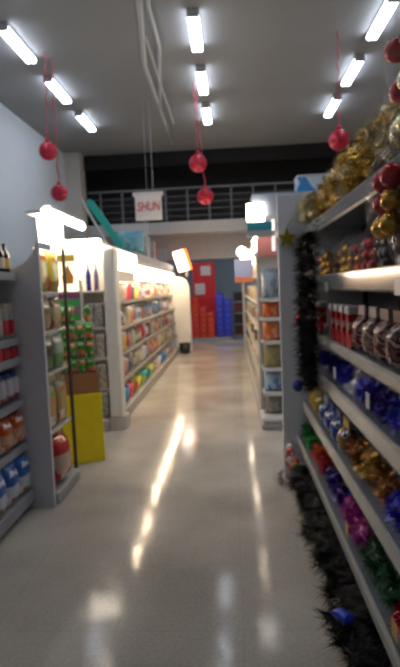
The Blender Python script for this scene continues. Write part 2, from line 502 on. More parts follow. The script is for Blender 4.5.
# clear bags with baubles
def bauble_bag(loc, label, ms, seed, w=.16, h=.26, group=None):
    t = thing('bauble_bag', label, 'bag of baubles', loc, 0, group)
    R = random.Random(seed)
    k = 0
    for zz in (0.045, .125, .205):
        for yy in (-.045, .045):
            MB().ball((R.uniform(-.015, .015), yy * w / .16, zz * h / .26), .042 * min(1, h / .24), 1, 14).build('bauble', ms[k % len(ms)], t, True)
            k += 1
    o = MB().pouch(w + .03, h + .05, .12, seed=seed).build('clear_bag', clear('#c8c8cc', .1), t, True)
    o.rotation_euler = (0, 0, -PI / 2)
    return t
fr, fg = mat('#b8121f', .15, .3), mat('#c8952c', .15, .8)
bauble_bag((.635, 2.0, LV['top'][2] + .003), 'clear bag of shiny red baubles standing on the top shelf beside gold tinsel', [champ, champ, champ, fr, fr, fr], 3, .2, .46)
b_ = bauble_bag((.545, 1.94, 1.745), 'red and gold bauble bag hung in front of the eye-level shelf', [fg, fg, fg, fr, fr, fr], 5, .2, .26)
MB().tube([(0, 0, .28), (.02, 0, .295), (.072, 0, .29)], .004, 6).build('hook', mat('#aaaaaa', .3, .8), b_)
# eye-level shelf
z = deck('eye') + .002
eye = [(4.2, [fg, fr]), (3.98, [fg]), (3.56, [fg, mat('#8a5a22', .2, .6)]), (3.3, [fg]), (3.04, [fr, fr, fg]), (2.78, [fr]), (2.5, [mat('#3a2018', .3)]), (2.25, [mat('#d9cfc8', .3), mat('#8d5a4a', .3)]), (2.0, [mat('#3d1712', .3), fr])]
nm = ['gold and red', 'all gold', 'gold and bronze', 'plain gold', 'red and gold', 'all red', 'dark brown', 'white and tan', 'dark maroon']
for i, (y, ms) in enumerate(eye):
    bauble_bag((LV['eye'][0] + .1, y, z), 'bag of %s baubles on the eye-level shelf, %s from the end panel' % (nm[i], ORD[i]), ms, 60 + i, .17, .17 + .02 * (i % 2), 'bauble bags on the eye-level shelf')
# fourth shelf: red and white boxes, candy canes, dark figures
def box_proto(name, cat, wx, wy, h, m):
    t = MB().box(-wx / 2, wx / 2, -wy / 2, wy / 2, 0, h, min(.006, wx * .08)).build(name, m)
    return tag(t, 'x', cat)
z = deck('fourth') + .001
def stocking(loc, label, m, seed):
    t = thing('ornament_stocking', label, 'stocking ornament', loc, 0, 'red and white ornaments on the fourth shelf')
    prof = [(-.04, .0), (-.075, .015), (-.085, .05), (-.06, .07), (-.02, .08), (-.025, .21), (.05, .21), (.05, .03), (.03, .0)]
    MB().prism([(p[0], p[1]) for p in prof], 'x', -.03, .03).build('sock', m, t)
    MB().box(-.036, .036, -.035, .06, .19, .235, .01).build('cuff', mat('#d9d2cc', .8), t)
    return t
rs = printed(['#b0141e', '#c01a24', '#d8cfc8'], 16)
for i, y in enumerate([4.22, 4.05, 3.5, 3.34, 3.18, 3.02]):
    stocking((LV['fourth'][0] + .06, y, z), 'red stocking ornament with white cuff on the fourth shelf, %s from the end panel' % ORD[i], rs, i)
def figure_bag(loc, label, c1, c2, seed, h=.24, w=.15, group=None, name='decoration_pack', d=.1):
    t = thing(name, label, 'decoration pack', loc, -PI / 2, group)
    MB().pouch(w, h, d, seed=seed).build('pouch', printed(c1, 20, .25), t, True)
    MB().box(-w * .42, w * .42, -.006, .006, h - .005, h + .045).build('header_card', mat(c2, .5), t)
    return t
four = [(2.84, ['#6a2430', '#b98f86', '#3a1216'], '#c9b0a8', 'pink and maroon'), (2.62, ['#a8837a', '#5a2a2a', '#d0bdb4'], '#b4a8a0', 'dusty pink'), (2.42, ['#7a3a38', '#c7a294', '#2c1212'], '#8a6a60', 'brown and cream'),
        (2.22, ['#8f5c55', '#401c1e', '#d2b9ae'], '#6b2228', 'rosy brown'), (2.02, ['#6d0f16', '#2c0a0c', '#94212a'], '#5a1418', 'dark red')]
for i, (y, c, h, n) in enumerate(four):
    figure_bag((LV['fourth'][0] + .07, y, z), '%s decoration pack on the fourth shelf, %s after the stockings' % (n, ORD[i]), c, h, 80 + i, .2, .15, 'packs on the fourth shelf')
# third shelf: blue and purple tinsel
z = deck('third')
third = [(3.9, blue, 'blue'), (3.5, violet, 'violet'), (3.22, blue, 'royal blue'), (2.94, silver, 'silver'), (2.7, blue, 'deep blue'), (2.44, violet, 'purple'), (2.2, blue, 'bright blue'), (1.98, silver, 'silver-white')]
for i, (y, m, n) in enumerate(third):
    bundle('tinsel_garland', '%s tinsel bundle on the third shelf up, %s from the end panel' % (n, ORD[i]), 'tinsel', (LV['third'][0] + .085, y, z + .085), .24, .08, m, 100 + i, 'y', 'blue and silver tinsel on the third shelf', lv='third', zmax=1.13, card=mat('#cfc9c2', .5) if i in (2, 5) else None)
# second shelf
z = deck('second') + .001
sec = [(4.16, ['#c89a1e', '#a8741a', '#d6c04a'], '#a87a20', 'yellow'), (3.94, ['#a87f1c', '#5c6a2a', '#d0b850'], '#7d6a2a', 'olive gold'), (3.7, ['#2a3f8f', '#8fa0c8', '#1c2a60'], '#b0b8c8', 'blue and white'), (3.48, ['#26368c', '#4a5fb0', '#c4c9d8'], '#26368c', 'navy blue'),
       (3.26, ['#3550a0', '#1d2b66', '#9fb0d0'], '#4a5a90', 'mid blue'), (3.04, ['#a8762c', '#1a2a80', '#cfc0a0'], '#c8a860', 'blue and gold')]
for i, (y, c, h, n) in enumerate(sec):
    figure_bag((LV['second'][0] + .075, y, z), '%s decoration pack on the second shelf up, %s from the end panel' % (n, ORD[i]), c, h, 120 + i, .15, .17, 'packs on the second shelf')
for i, (y, m, n) in enumerate([(2.8, bronze, 'bronze'), (2.55, gold, 'old gold'), (2.3, bronze, 'copper'), (2.06, blue, 'blue'), (1.84, violet, 'violet')]):
    bundle('tinsel_garland', '%s tinsel bundle on the second shelf up, %s after the flat packs' % (n, ORD[i]), 'tinsel', (LV['second'][0] + .085, y, z + .08), .22, .077, m, 140 + i, 'y', 'tinsel on the second shelf', lv='second', zmax=.87)
# low shelf
z = deck('low')
low = [(4.2, green, 'bright green'), (3.92, green, 'leaf green'), (3.66, orange, 'orange'), (3.42, red, 'red'), (3.16, violet, 'violet'), (2.92, violet, 'deep purple'), (2.68, magenta, 'magenta'), (2.46, magenta, 'pink'), (2.22, mat('#0f4a24', .3, .3, .4), 'dark green'), (1.98, mat('#14572a', .3, .3, .4), 'forest green'), (1.72, red, 'crimson'), (1.48, red, 'scarlet')]
for i, (y, m, n) in enumerate(low):
    bundle('tinsel_garland', '%s tinsel bundle on the lowest raised shelf, %s from the end panel' % (n, ORD[i]), 'tinsel', (LV['low'][0] + .075, y, z + .07), .22, .067, m, 160 + i, 'y', 'coloured tinsel on the lowest raised shelf', lv='low', zmax=.56, card=mat('#d8b060', .4) if i in (7, 10) else None)
# base deck
z = .141
bauble_bag((.427, 4.2, z), 'bag of red baubles on the base deck against the end panel', [fr, fr, mat('#d8d2c8', .3)], 181, .19, .2)
bauble_bag((.427, 3.94, z), 'bag of yellow and red baubles on the base deck, next to the red bag', [mat('#c89a24', .25, .3), fr], 182, .18, .17)
bl_ = [3.68, 3.42, 3.16, 2.9, 2.64, 2.38, 2.12, 1.86, 1.6, 1.34]
for i, y in enumerate(bl_):
    bundle('tinsel_garland', 'black tinsel bundle on the base deck, %s from the end panel' % ORD[i], 'tinsel', (.445 + .014 * (i % 3), y, .27), .26, .135, black if i % 3 else mat('#0a0909', .3, .0, .3, 30, spec=.3), 190 + i, 'y', 'black tinsel on the base deck', per=9, lv='base', zmax=.318)
pkt = thing('decoration_pack', 'small blue packet lying on top of the black tinsel bundles', 'decoration pack', (.40, 1.98, .322), 0)
MB().pouch(.06, .09, .03, seed=230).build('pouch', printed(['#2a46c8', '#1a2a90', '#2a46c8'], 20, .25), pkt, True).rotation_euler = (-PI / 2, 0, .5)
pkt.children[0].location = (0, -.04, .017)
# black tinsel hanging from the top shelf
for i, (xx, yy, ln) in enumerate([(.515, 3.72, 1.06), (.515, 3.505, 1.0), (.515, 3.935, 1.02)]):
    pts = [Vector((xx + .008 * math.sin(k), yy + .006 * math.cos(k * 1.3), 1.93 - ln * k / 40)) for k in range(41)]
    o = pts[0].copy()
    t = thing('hanging_tinsel', ['black tinsel strand hanging from the top shelf, middle of the three', 'black tinsel strand hanging from the top shelf, furthest from the end panel', 'black tinsel strand hanging from the top shelf, closest to the end panel'][i], 'tinsel', o, 0, 'hanging black tinsel')
    MB().tinsel([p - o for p in pts], 0.006, .105, 12, 300 + i, .4, lambda p, g: Vector((min(p.x, .586 - g - o.x), max(-.1 + g, min(.1 - g, p.y)), p.z))).build('fringe', mat('#2b2929', .25, .5, .4, 30), t)
    MB().tube([(0, 0, 0), (.03, 0, .07), (LV['top'][0] - xx - .012, 0, .05)], .004, 6).build('hook', mat('#c8c8c8', .2, .9), t)
# price labels that stick out of the rail
for i, (y, k, c, n) in enumerate([(1.97, 'eye', '#e6dfdc', 'white'), (1.9, 'fourth', '#b9d84a', 'green'), (3.45, 'eye', '#efeeea', 'white')]):
    xf, z0, z1 = LV[k]
    t = tag(MB().box(xf - .012, xf - .008, y - .06, y + .06, z0 - .01, z0 + .05, .001).build('price_label', mat(c, .4)), '%s price label clipped to the %s shelf rail%s' % (n, {'eye': 'eye-level', 'fourth': 'fourth'}[k], ' behind the hanging black tinsel' if i == 2 else ' near the hung bauble bag'), 'price label')

wb = bauble_bag((.345, 4.28, .001), 'small clear bag of white baubles at the foot of the grey end panel', [mat('#d8d4c8', .2, .2)], 183, .1, .12)
for xx, yy, zz, m, n_ in ((.50, 4.26, .80, mat('#24368f', .3, .3), 'blue'), (.535, 4.27, 1.33, fr, 'red')):
    t = thing('hanging_bauble', 'small %s bauble hung against the grey end panel by the black tinsel' % n_, 'ornament', (xx, yy, zz))
    MB().ball((0, 0, 0), .042, 1.2, 14).build('ball', m, t, True)
    MB().tube([(0, 0, .05), (0, .03, .11), (0, .098, .12)], .003, 6).build('loop', mat('#aaaaaa', .3, .8), t)

# ------------------------------------------------------------------ snack shelves (x < 0, near)
su = thing('shelf_unit', 'grey snack shelf unit with crisps and bottles beside the curved end panel', 'shelf unit', (-1.8, 3.1, 0))
def sl(mb, name, m): o = mb.build(name, m, su); o.location = (1.8, -3.1, 0); return o
SY0, SY1 = 1.6, 3.875
sl(MB().box(-2.12, -2.09, SY0, SY1, 0, 1.9), 'back_panel', mat('#8d9096', .5))
cur = [(-1.384, 0), (-1.384, 2.1), (-1.392, 2.03)]
for i in range(9):
    a = i / 8 * PI / 2
    cur.append((-1.392 - .2 * math.sin(a) * 1.0, 2.0 - .2 + .2 * (1 - math.sin(a)) if False else 1.8 + .2 * (1 - math.sin(a)) ** 1.0 * 1.0))
cur = [(-1.384, 0.0), (-1.384, 2.08), (-1.395, 2.0), (-1.412, 1.945), (-1.437, 1.9), (-1.47, 1.86), (-1.51, 1.83), (-1.56, 1.805), (-1.65, 1.79), (-2.12, 1.775), (-2.12, 0.0)]
sl(MB().prism(list(reversed(cur)), 'y', SY1 + .002, SY1 + .035), 'end_panel', mat('#dcdde2', .5, var=.03))
sl(MB().box(-2.088, -1.53, SY0, SY1, .06, .155, .006), 'base_deck', mat('#9b9da2', .5))
for yy in (1.8, 2.8, 3.82):
    sl(MB().box(-2.05, -1.6, yy - .025, yy + .025, 0, .058), 'foot', mat('#55575c', .5))
SD = [1.765, 1.30, 1.155, .845, .52]
for zz in SD:
    s_ = sl(MB().box(-2.088, -1.565, SY0, SY1, zz - .03, zz - .001, .003), 'shelf', mat('#85888d', .4, .2))
    MB().box(-1.563, -1.552, SY0, SY1, zz - .05, zz + .004).build('price_rail', mat('#9a9ca2', .4), s_)
def bottle_proto(r, h, mb_, mc, ml):
    t = thing('bottle', 'x', 'bottle')
    MB().lathe([(r * .9, 0), (r, .01), (r, h * .6), (r * .85, h * .7), (r * .35, h * .83), (r * .33, h * .93)], n=14).build('glass', mb_, t, True)
    MB().lathe([(r * .38, h * .931), (r * .38, h)], n=12).build('cap', mc, t)
    MB().lathe([(r * 1.01, h * .15), (r * 1.01, h * .5)], n=14, cap=False).build('label', ml, t, True)
    return t
bp = bottle_proto(.036, .21, mat('#2c2418', .15), mat('#1d2740', .3), mat('#c8a45a', .4))
gl = mat('#b9b6a8', .2)
def left_row(zz, items, x=-1.615):
    for args in items: pass
for i, y in enumerate([3.82, 3.73, 3.64, 3.55, 3.46, 3.37]):
    ml = mat(['#c8a45a', '#d8d4c8', '#d8b86a', '#8a4a2a'][i % 4], .4)
    place(bp, (-1.615, y, SD[0] + .001), 0, 'dark bottle on the top snack shelf, %s from the curved end panel' % ORD[i], 'bottles on the top snack shelf', {'label': ml})
jp = thing('jar', 'x', 'jar')
MB().lathe([(.034, 0), (.04, .01), (.04, .2), (.034, .22)], n=14).build('glass', mat('#a9a89c', .2), jp, True)
MB().lathe([(.037, .221), (.037, .25)], n=14).build('lid', mat('#b8a890', .4), jp)
MB().lathe([(.0405, .03), (.0405, .13)], n=14, cap=False).build('label', mat('#c4242e', .4), jp, True)
for i, y in enumerate([3.81, 3.71, 3.61, 3.51, 3.41, 3.31]):
    place(jp, (-1.615, y, SD[1] + .001), 0, 'red-labelled jar on the second snack shelf down, %s from the end panel' % ORD[i], 'jars on the second snack shelf', {'label': mat(['#c4242e', '#d04a52', '#b8b0a4'][i % 3], .4)})
bx = box_proto('carton', 'carton', .2, .12, .085, mat('#c01f2c', .4))
for i, y in enumerate([3.8, 3.67, 3.54, 3.41, 3.28]):
    place(bx, (-1.675, y, SD[2] + .001), 0, 'low red carton on the third snack shelf down, %s from the end panel' % ORD[i], 'red cartons', {'self': mat(['#c01f2c', '#b8303a', '#c8202c'][i % 3], .4)})
pk = thing('snack_pack', 'x', 'snack pack')
MB().pouch(.12, .22, .09, seed=4).build('pouch', zones([(0, '#a03040'), (.25, '#cfc9cf'), (.78, '#22398f')], '#b8a8b0'), pk, True)
for i, y in enumerate([3.81, 3.69, 3.57, 3.45, 3.33]):
    place(pk, (-1.62, y, SD[3] + .001), PI / 2, 'blue-topped white pack on the fourth snack shelf down, %s from the end panel' % ORD[i], 'white and blue snack packs')
cb = thing('crisp_bag', 'x', 'bag of crisps')
MB().pouch(.2, .25, .12, nx=10, nz=12, seed=9).build('pouch', zones([(0, '#c96a34'), (.3, '#d8a888'), (.55, '#c8541c')], '#e8d8c8'), cb, True)
for i, y in enumerate([3.765, 3.555, 3.345, 3.135]):
    place(cb, (-1.61, y, SD[4] + .001), PI / 2, 'orange bag of crisps on the fifth snack shelf down, %s from the end panel' % ORD[i], 'orange crisp bags')
for i, y in enumerate([3.765, 3.555, 3.345, 3.135]):
    place(cb, (-1.59, y, .157), PI / 2, 'blue bag of crisps on the bottom snack shelf, %s from the end panel' % ORD[i], 'blue crisp bags', {'pouch': zones([(0, '#a8774a'), (.22, '#c8cfd8'), (.5, '#1f62b4'), (.8, '#2a6cc0')], '#e4e4e6')}, (1, 1, 1.18))

# ------------------------------------------------------------------ end display (narrow rack past the curved panel)
eu = thing('display_rack', 'narrow lit display rack of hanging packs just past the curved panel', 'display rack', (-1.6, 4.2, 0))
def el(mb, name, m, parent=None):
    o = mb.build(name, m, parent or eu)
    if parent is None: o.location = (1.6, -4.2, 0)
    return o
EY0, EY1 = 3.915, 4.5
el(MB().box(-1.575, -1.555, EY0, EY1, .102, 1.77), 'back_panel', mat('#b0a898', .5))
el(MB().box(-1.7, -1.36, EY0, EY1, 0, .1, .02), 'base', mat('#a9a8a6', .45))
el(MB().box(-1.405, -1.38, EY1 - .025, EY1, .1, 2.19), 'post', mat('#4a4438', .5))
el(MB().box(-1.475, -1.375, EY0, EY1, 2.192, 2.215, .004), 'canopy', mat('#d8d0c8', .5))
el(MB().box(-1.395, -1.375, EY0, EY1 - .03, 1.99, 2.19, .005), 'light_box', glow('#fff2e0', 14))
el(MB().tube([(-1.44, 4.24, 2.25), (-1.44, 5.3, 2.25)], .034, 10), 'lamp_tube', glow('#fff2e0', 18))
el(MB().box(-1.47, -1.41, 4.3, 5.32, 2.285, 2.31), 'lamp_housing', mat('#d4d4d4', .5))
for zz in (.55, 1.0, 1.32, 1.62):
    el(MB().box(-1.552, -1.4, EY0 + .01, EY1 - .03, zz - .02, zz, .003), 'shelf', mat('#c4bcae', .4))
ypk = thing('snack_pack', 'x', 'snack pack')
MB().pouch(.27, .3, .07, seed=12).build('pouch', zones([(0, '#b89a2a'), (.18, '#d8c84a'), (.5, '#c8b838'), (.85, '#d8d0a0')], '#d0603c'), ypk, True)
def ep(z, y, label, m, h=1.0, s=1.0, x=-1.445):
    place(ypk, (x, y, z), PI / 2, label, 'packs on the lit display rack', {'pouch': m}, (s, s, h))
ep(1.622, 4.06, 'yellow and red pack on the top rack shelf beside the curved panel', zones([(0, '#a89a2a'), (.2, '#d8c84a'), (.5, '#c9bb38'), (.85, '#d8d0a0')], '#d0603c'), 1.1)
ep(1.622, 4.33, 'yellow and green pack on the top rack shelf, far side', zones([(0, '#8a9a3a'), (.25, '#d8c850'), (.6, '#d0bf40')], '#c86a4a'), 1.1)
ep(1.322, 4.06, 'small olive pack on the second rack shelf beside the curved panel', zones([(0, '#8c8350'), (.5, '#5a5038'), (.7, '#c8bfa0')], '#c8a8a0'), .85)
ep(1.322, 4.33, 'small cream pack on the second rack shelf, far side', zones([(0, '#b8a880'), (.5, '#c8bc98'), (.7, '#8a7a50')], '#a04a40'), .85)
ep(1.002, 4.06, 'black and green pack on the third rack shelf beside the curved panel', zones([(0, '#1c6a34'), (.45, '#141414'), (.8, '#b8b090')], None), .9)
ep(1.002, 4.33, 'pale green pack on the third rack shelf, far side', zones([(0, '#6a9a5a'), (.45, '#a8b8a0'), (.8, '#c8c8b8')], '#5a8a6a'), .9)
ep(.552, 4.06, 'tan and orange pack on the lowest rack shelf beside the curved panel', zones([(0, '#c8c4b8'), (.3, '#b88a4a'), (.8, '#a8a078')], '#5a9a4a'), 1.2)
ep(.552, 4.33, 'tan and white pack on the lowest rack shelf, far side', zones([(0, '#d0ccc0'), (.3, '#b8985a'), (.8, '#a8a888')], '#b86a3a'), 1.2)
rb = thing('bread_bag', 'large clear bag with red print on the base of the lit display rack', 'bag', (-1.437, 4.15, .102), PI / 2)
MB().pouch(.36, .4, .18, nx=10, nz=12, seed=31).build('pouch', zones([(0, '#b8a8a0'), (.12, '#c4a49a'), (.62, '#b8242a'), (.9, '#c04038')], '#b02a2a', .12), rb, True)
MB().tube([(0, 0, .39), (.0, 0, .42)], [.03, .05], 10).build('twist', mat('#b8aca4', .3), rb)

# ------------------------------------------------------------------ yellow stand with stacked packs
ystand = thing('display_stand', 'yellow floor display stand in front of the household shelves', 'display stand', (-1.52, 5.08, 0), math.radians(24))
MB().box(-.2, .2, -.2, .2, 0, .655, .008).build('body', mat('#ffe01a', .45), ystand)
MB().box(-.19, .19, -.19, .19, .656, .665).build('top_board', mat('#c9a81a', .5), ystand)
tr = thing('cardboard_tray', 'brown cardboard tray on top of the yellow stand', 'tray', (-1.52, 5.08, .666), math.radians(24))
wl = mat('#a8744a', .7)
MB().box(-.185, .185, -.185, .185, 0, .01).build('base', wl, tr)
for a in ((-.185, .185, -.185, -.178), (-.185, .185, .178, .185)):
    MB().box(*a, .011, .19).build('side', wl, tr)
for a in ((-.185, -.178, -.177, .177), (.178, .185, -.177, .177)):
    MB().box(*a, .011, .19).build('side', wl, tr)
# carrot-like packs: orange pouch with green top
gp = thing('snack_pack', 'x', 'snack pack')
za = zones([(0, '#c8582a'), (.3, '#d87a3a'), (.45, '#2a8a34'), (.85, '#3aa048')], '#c8b890')
zb = zones([(0, '#1f7a2c'), (.3, '#3a9a40'), (.6, '#d06a34'), (.85, '#2a8a34')], '#d8c8a0')
MB().pouch(.08, .16, .066, seed=21).build('pouch', za, gp, True)
c24, s24 = math.cos(math.radians(24)), math.sin(math.radians(24))
tiers = ['bottom', 'second', 'third', 'fourth', 'top']
spots = [(-.123, -.13, 0, 'rack end of near side'), (-.041, -.13, 0, 'second along the near side'), (.041, -.13, 0, 'third along the near side'), (.123, -.13, 0, 'aisle end of near side'),
         (.13, -.04, PI / 2, 'second along the aisle side'), (.13, .052, PI / 2, 'third along the aisle side'), (-.03, .0, 0, 'middle of the pile')]
for q in range(5):
    for k, (ox, oy, ra, nme) in enumerate(spots):
        if q == 4 and k in (2, 3, 5): continue
        X = -1.52 + ox * c24 - oy * s24; Y = 5.08 + ox * s24 + oy * c24
        place(gp, (X, Y, .678 + q * .1615), math.radians(24) + ra, 'green-orange pack piled on the yellow stand, %s tier, %s' % (tiers[q], nme), 'green and orange packs on the yellow stand', {'pouch': [za, zb][(q + k) % 2]})

# ------------------------------------------------------------------ household gondola (x < 0, far)
G0, G1 = 6.05, 13.7
gu = thing('gondola', 'long white gondola of household goods with a lit canopy over the aisle', 'gondola shelving', (-1.7, 9.9, 0))
def ga(mb, name, m, parent=None, smooth=False):
    o = mb.build(name, m, parent or gu, smooth)
    if parent is None: o.location = (1.7, -9.9, 0)
    return o
white = mat('#dcd8d0', .45, var=.03)
ga(MB().box(-2.02, -1.98, 6.5, G1, 0, 2.15), 'back_panel', mat('#b4b0aa', .6))
ga(MB().box(-2.02, -1.36, 6.4, G1, 0, .14, .012), 'base_deck', mat('#aaa59c', .5))
# corner post with rounded foot
ga(MB().box(-1.445, -1.3, 6.06, 6.3, .151, 2.1, .03), 'corner_post', white, smooth=False)
ga(MB().prism([(-1.27 - .13 + .13 * math.cos(a), 6.03 + .15 - .13 * math.sin(a)) for a in [i * PI / 2 / 6 for i in range(7)]] + [(-1.448, 6.05), (-1.448, 6.325), (-1.27, 6.325)], 'z', 0, .15), 'post_foot', mat('#b8b4ae', .45))
# far arch end
arch = [(-1.62, 0), (-1.06, 0), (-1.06, 1.62)] + [(-1.06 - .3 + .3 * math.cos(a), 1.62 + .3 * math.sin(a)) for a in [i * PI / 2 / 6 for i in range(1, 7)]] + [(-1.62, 1.92)]
ga(MB().prism(arch, 'y', G1 + .01, G1 + .3), 'end_arch', mat('#e4e0d8', .45))
# canopy in four lit sections with unlit fascia above
for k in range(4):
    a = 6.4 + k * 1.84; b = min(a + 1.84, G1)
    zt = 2.14 if k == 0 else 2.0
    zb = 1.88 if k == 0 else 1.77
    ga(MB().box(-1.47, -1.42, a, b, zb, zt, .01), 'light_box', glow('#fff0dc', 3.2))  # white panel behind the tubes, its own glow stands for their light on it
    for dy in (.25, 1.15):
        ga(MB().tube([(-1.385, a + dy, zb + .02), (-1.385, a + dy + .42, zb + .02)], .026, 10), 'lamp_tube', glow('#ffe2bc', 80), smooth=True)
        ga(MB().box(-1.419, -1.36, a + dy - .02, a + dy + .44, zb + .055, zb + .075, .004), 'lamp_holder', mat('#cfcac2', .5))
    ga(MB().box(-1.98, -1.47, a, b, zt + .002, zt + .04, .006), 'canopy', mat('#a9a8a8', .5))
    if k: ga(MB().box(-1.5, -1.44, a, b, zt + .042, zt + .2, .008), 'fascia', mat('#8f9094', .5))
for zz, xf in ((1.47, -1.50), (1.12, -1.46), (.78, -1.45), (.45, -1.43)):
    s_ = ga(MB().box(-1.98, xf, 6.4, G1, zz - .025, zz, .003), 'shelf', mat('#9a958c', .45))
    MB().box(xf + .001, xf + .01, 6.4, G1, zz - .035, zz + .004).build('price_rail', mat('#8f8a80', .5), s_)
# end cap facing the camera side
ec = thing('end_cap_display', 'lit end cap facing the cross aisle behind the yellow stand', 'end cap', (-1.9, 6.1, 0))
def ea(mb, name, m, smooth=False):
    o = mb.build(name, m, ec, smooth); o.location = (1.9, -6.1, 0); return o
ea(MB().box(-2.0, -1.45, 6.34, 6.38, .0, 2.2), 'back_panel', mat('#cfc8be', .5))
ea(MB().box(-2.0, -1.45, 6.0, 6.338, 0, .14, .01), 'base', mat('#a9a59e', .5))
ea(MB().box(-2.0, -1.45, 6.02, 6.09, 2.085, 2.2, .01), 'light_box', glow('#ffefd8', 26))
ea(MB().box(-2.0, -1.45, 6.1, 6.33, 2.17, 2.2), 'canopy', mat('#a9a9ab', .5))
ea(MB().box(-1.71, -1.68, 6.03, 6.06, .142, 1.75, .004), 'post', white)
for zz in (.5, .85, 1.2, 1.62):
    ea(MB().box(-2.0, -1.45, 6.07, 6.335, zz - .02, zz, .003), 'shelf', mat('#c9c4ba', .4))
ps = thing('poster', 'bright backlit poster with a yellow and orange picture on the end cap', 'poster', (-1.845, 6.05, 1.63))
MB().box(-.12, .12, -.012, .0, 0, .44, .002).build('sheet', glow('#ffe9c4', 1.6), ps)
MB().prism([(-.05, .08), (.07, .08), (.08, .16), (.04, .24), (.02, .3), (-.02, .24), (-.06, .17)], 'y', -.016, -.0125).build('figure', mat('#e89a3c', .5), ps)
MB().box(-.1, .1, -.018, -.0125, .33, .41).build('banner', mat('#e8c85a', .5), ps)
for i, (c, n_) in enumerate([('#8a4a78', 'purple'), ('#4aa85a', 'green'), ('#9a6a88', 'mauve'), ('#3a9a4a', 'dark green')]):
    z = 1.625 - (i + 1) * .083
    tag(MB().box(-1.95, -1.715, 6.0, 6.06, z, z + .078, .003).build('carton', mat(c, .5)), '%s striped carton stacked under the backlit poster, %s down' % (n_, ORD[i]), 'carton', 'cartons under the poster')
# shelf holding the cartons: a bracket row of the end cap
ea(MB().box(-2.0, -1.715, 6.0, 6.069, 1.27, 1.29), 'ledge', mat('#c9c4ba', .4))
vb = bottle_proto(.03, .3, mat('#303a8a', .2), mat('#222a50', .3), mat('#5060a8', .4))
for i, (xx, c, n_) in enumerate([(-1.63, '#2c3a86', 'dark blue'), (-1.54, '#7a6a90', 'mauve')]):
    place(vb, (xx, 6.15, 1.622), 0, '%s bottle standing on the bright top shelf of the end cap' % n_, 'end cap bottles', {'glass': mat(c, .2), 'label': mat(c, .4)})
gb = thing('grey_pack', 'x', 'pack')
MB().box(-.05, .05, -.06, .06, 0, .25, .01).build('body', printed(['#8a8580', '#b8b0a8', '#6a6662'], 22), gb)
MB().box(-.045, .045, -.055, .055, .251, .275, .006).build('lid', mat('#c8c4be', .4), gb)
sn = ['fourth', 'third', 'second', 'lowest']
for j, zz in enumerate((1.2, .85, .5, .141)):
    for i, xx in enumerate((-1.52, -1.63, -1.76, -1.88)):
        place(gb, (xx, 6.14, zz + .001), 0, 'grey pack on the %s end cap shelf, %s from the white corner post' % (sn[j], ORD[i]), 'grey packs on the end cap',
              {'body': printed([['#8a8580', '#b8b0a8', '#6a6662'], ['#9a8a70', '#8a8a88', '#c0b8b0'], ['#7a7674', '#a09a94', '#b8a080']][(i + j) % 3], 22)}, (1, 1, 1.0 if zz > .2 else 1.1))
# goods along the aisle face
pal = ['#c84858', '#d8d4ce', '#8f98a8', '#c8a878', '#b89aa8', '#6a7280', '#d8b86a', '#a8b0a0', '#8a5a50', '#c0c8d0', '#d0785a', '#707890', '#b8b098', '#587a98', '#c89aa0', '#d8d0b0']
cp = thing('carded_pack', 'x', 'pack')
MB().box(-.09, .09, -.006, .006, 0, .3, .002).build('card', mat('#d0ccc4', .5), cp)
MB().pouch(.14, .2, .11, 6, 6, seed=6).build('blister', mat('#a8a0a0', .25), cp, True).location = (0, -.008, .03)
jr = thing('tub', 'x', 'tub')
MB().lathe([(.06, 0), (.075, .012), (.085, .2), (.083, .21)], n=14).build('body', mat('#c8c0b8', .4), jr, True)
MB().lathe([(.088, .211), (.088, .232), (.06, .24)], n=14).build('lid', mat('#e0dcd6', .4), jr, True)
bt = bottle_proto(.055, .29, mat('#a8a098', .25), mat('#d8d4d0', .3), mat('#e0dcd4', .4))
cnm = {'#c84858': 'red', '#d8d4ce': 'white', '#8f98a8': 'blue-grey', '#c8a878': 'tan', '#b89aa8': 'mauve', '#6a7280': 'slate', '#d8b86a': 'ochre', '#a8b0a0': 'sage', '#8a5a50': 'brown', '#c0c8d0': 'silver', '#d0785a': 'coral', '#707890': 'steel blue', '#b8b098': 'khaki', '#587a98': 'denim blue', '#c89aa0': 'dusty pink', '#d8d0b0': 'cream'}
RR = random.Random(5)
shelfn = ['top', 'second', 'third', 'fourth']
for j, zz in enumerate((1.47, 1.12, .78, .45)):
    y = 6.52; i = 0
    while y < 13.55:
        c = RR.choice(pal)
        if i == 0 and j > 0: c = ['#c84858', '#d0785a', '#c84858', '#c89aa0'][j]
        kind = RR.choice('ctbc')
        xx = (-1.50, -1.46, -1.45, -1.43)[j] - .11
        where = 'on the %s household shelf, number %d along from the corner post' % (shelfn[j], i + 1)
        g = 'goods on the %s household shelf' % shelfn[j]
        if kind == 'c':
            place(cp, (xx + .02, y, zz + .001), PI / 2, '%s carded pack %s' % (cnm[c], where), g, {'blister': mat(c, .3), 'card': mat(RR.choice(['#d0ccc4', '#b8b4b0', c]), .5)}, (1, 1, RR.uniform(.8, 1)))
        elif kind == 't':
            place(jr, (xx, y, zz + .001), 0, '%s tub %s' % (cnm[c], where), g, {'body': mat(c, .4)}, RR.uniform(.9, 1.2))
        else:
            place(bt, (xx, y, zz + .001), 0, '%s bottle %s' % (cnm[c], where), g, {'glass': mat(c, .3), 'label': mat(RR.choice(pal), .4)}, RR.uniform(.85, 1))
        y += RR.uniform(.24, .3) * (1 + (y - 6.5) * .03); i += 1
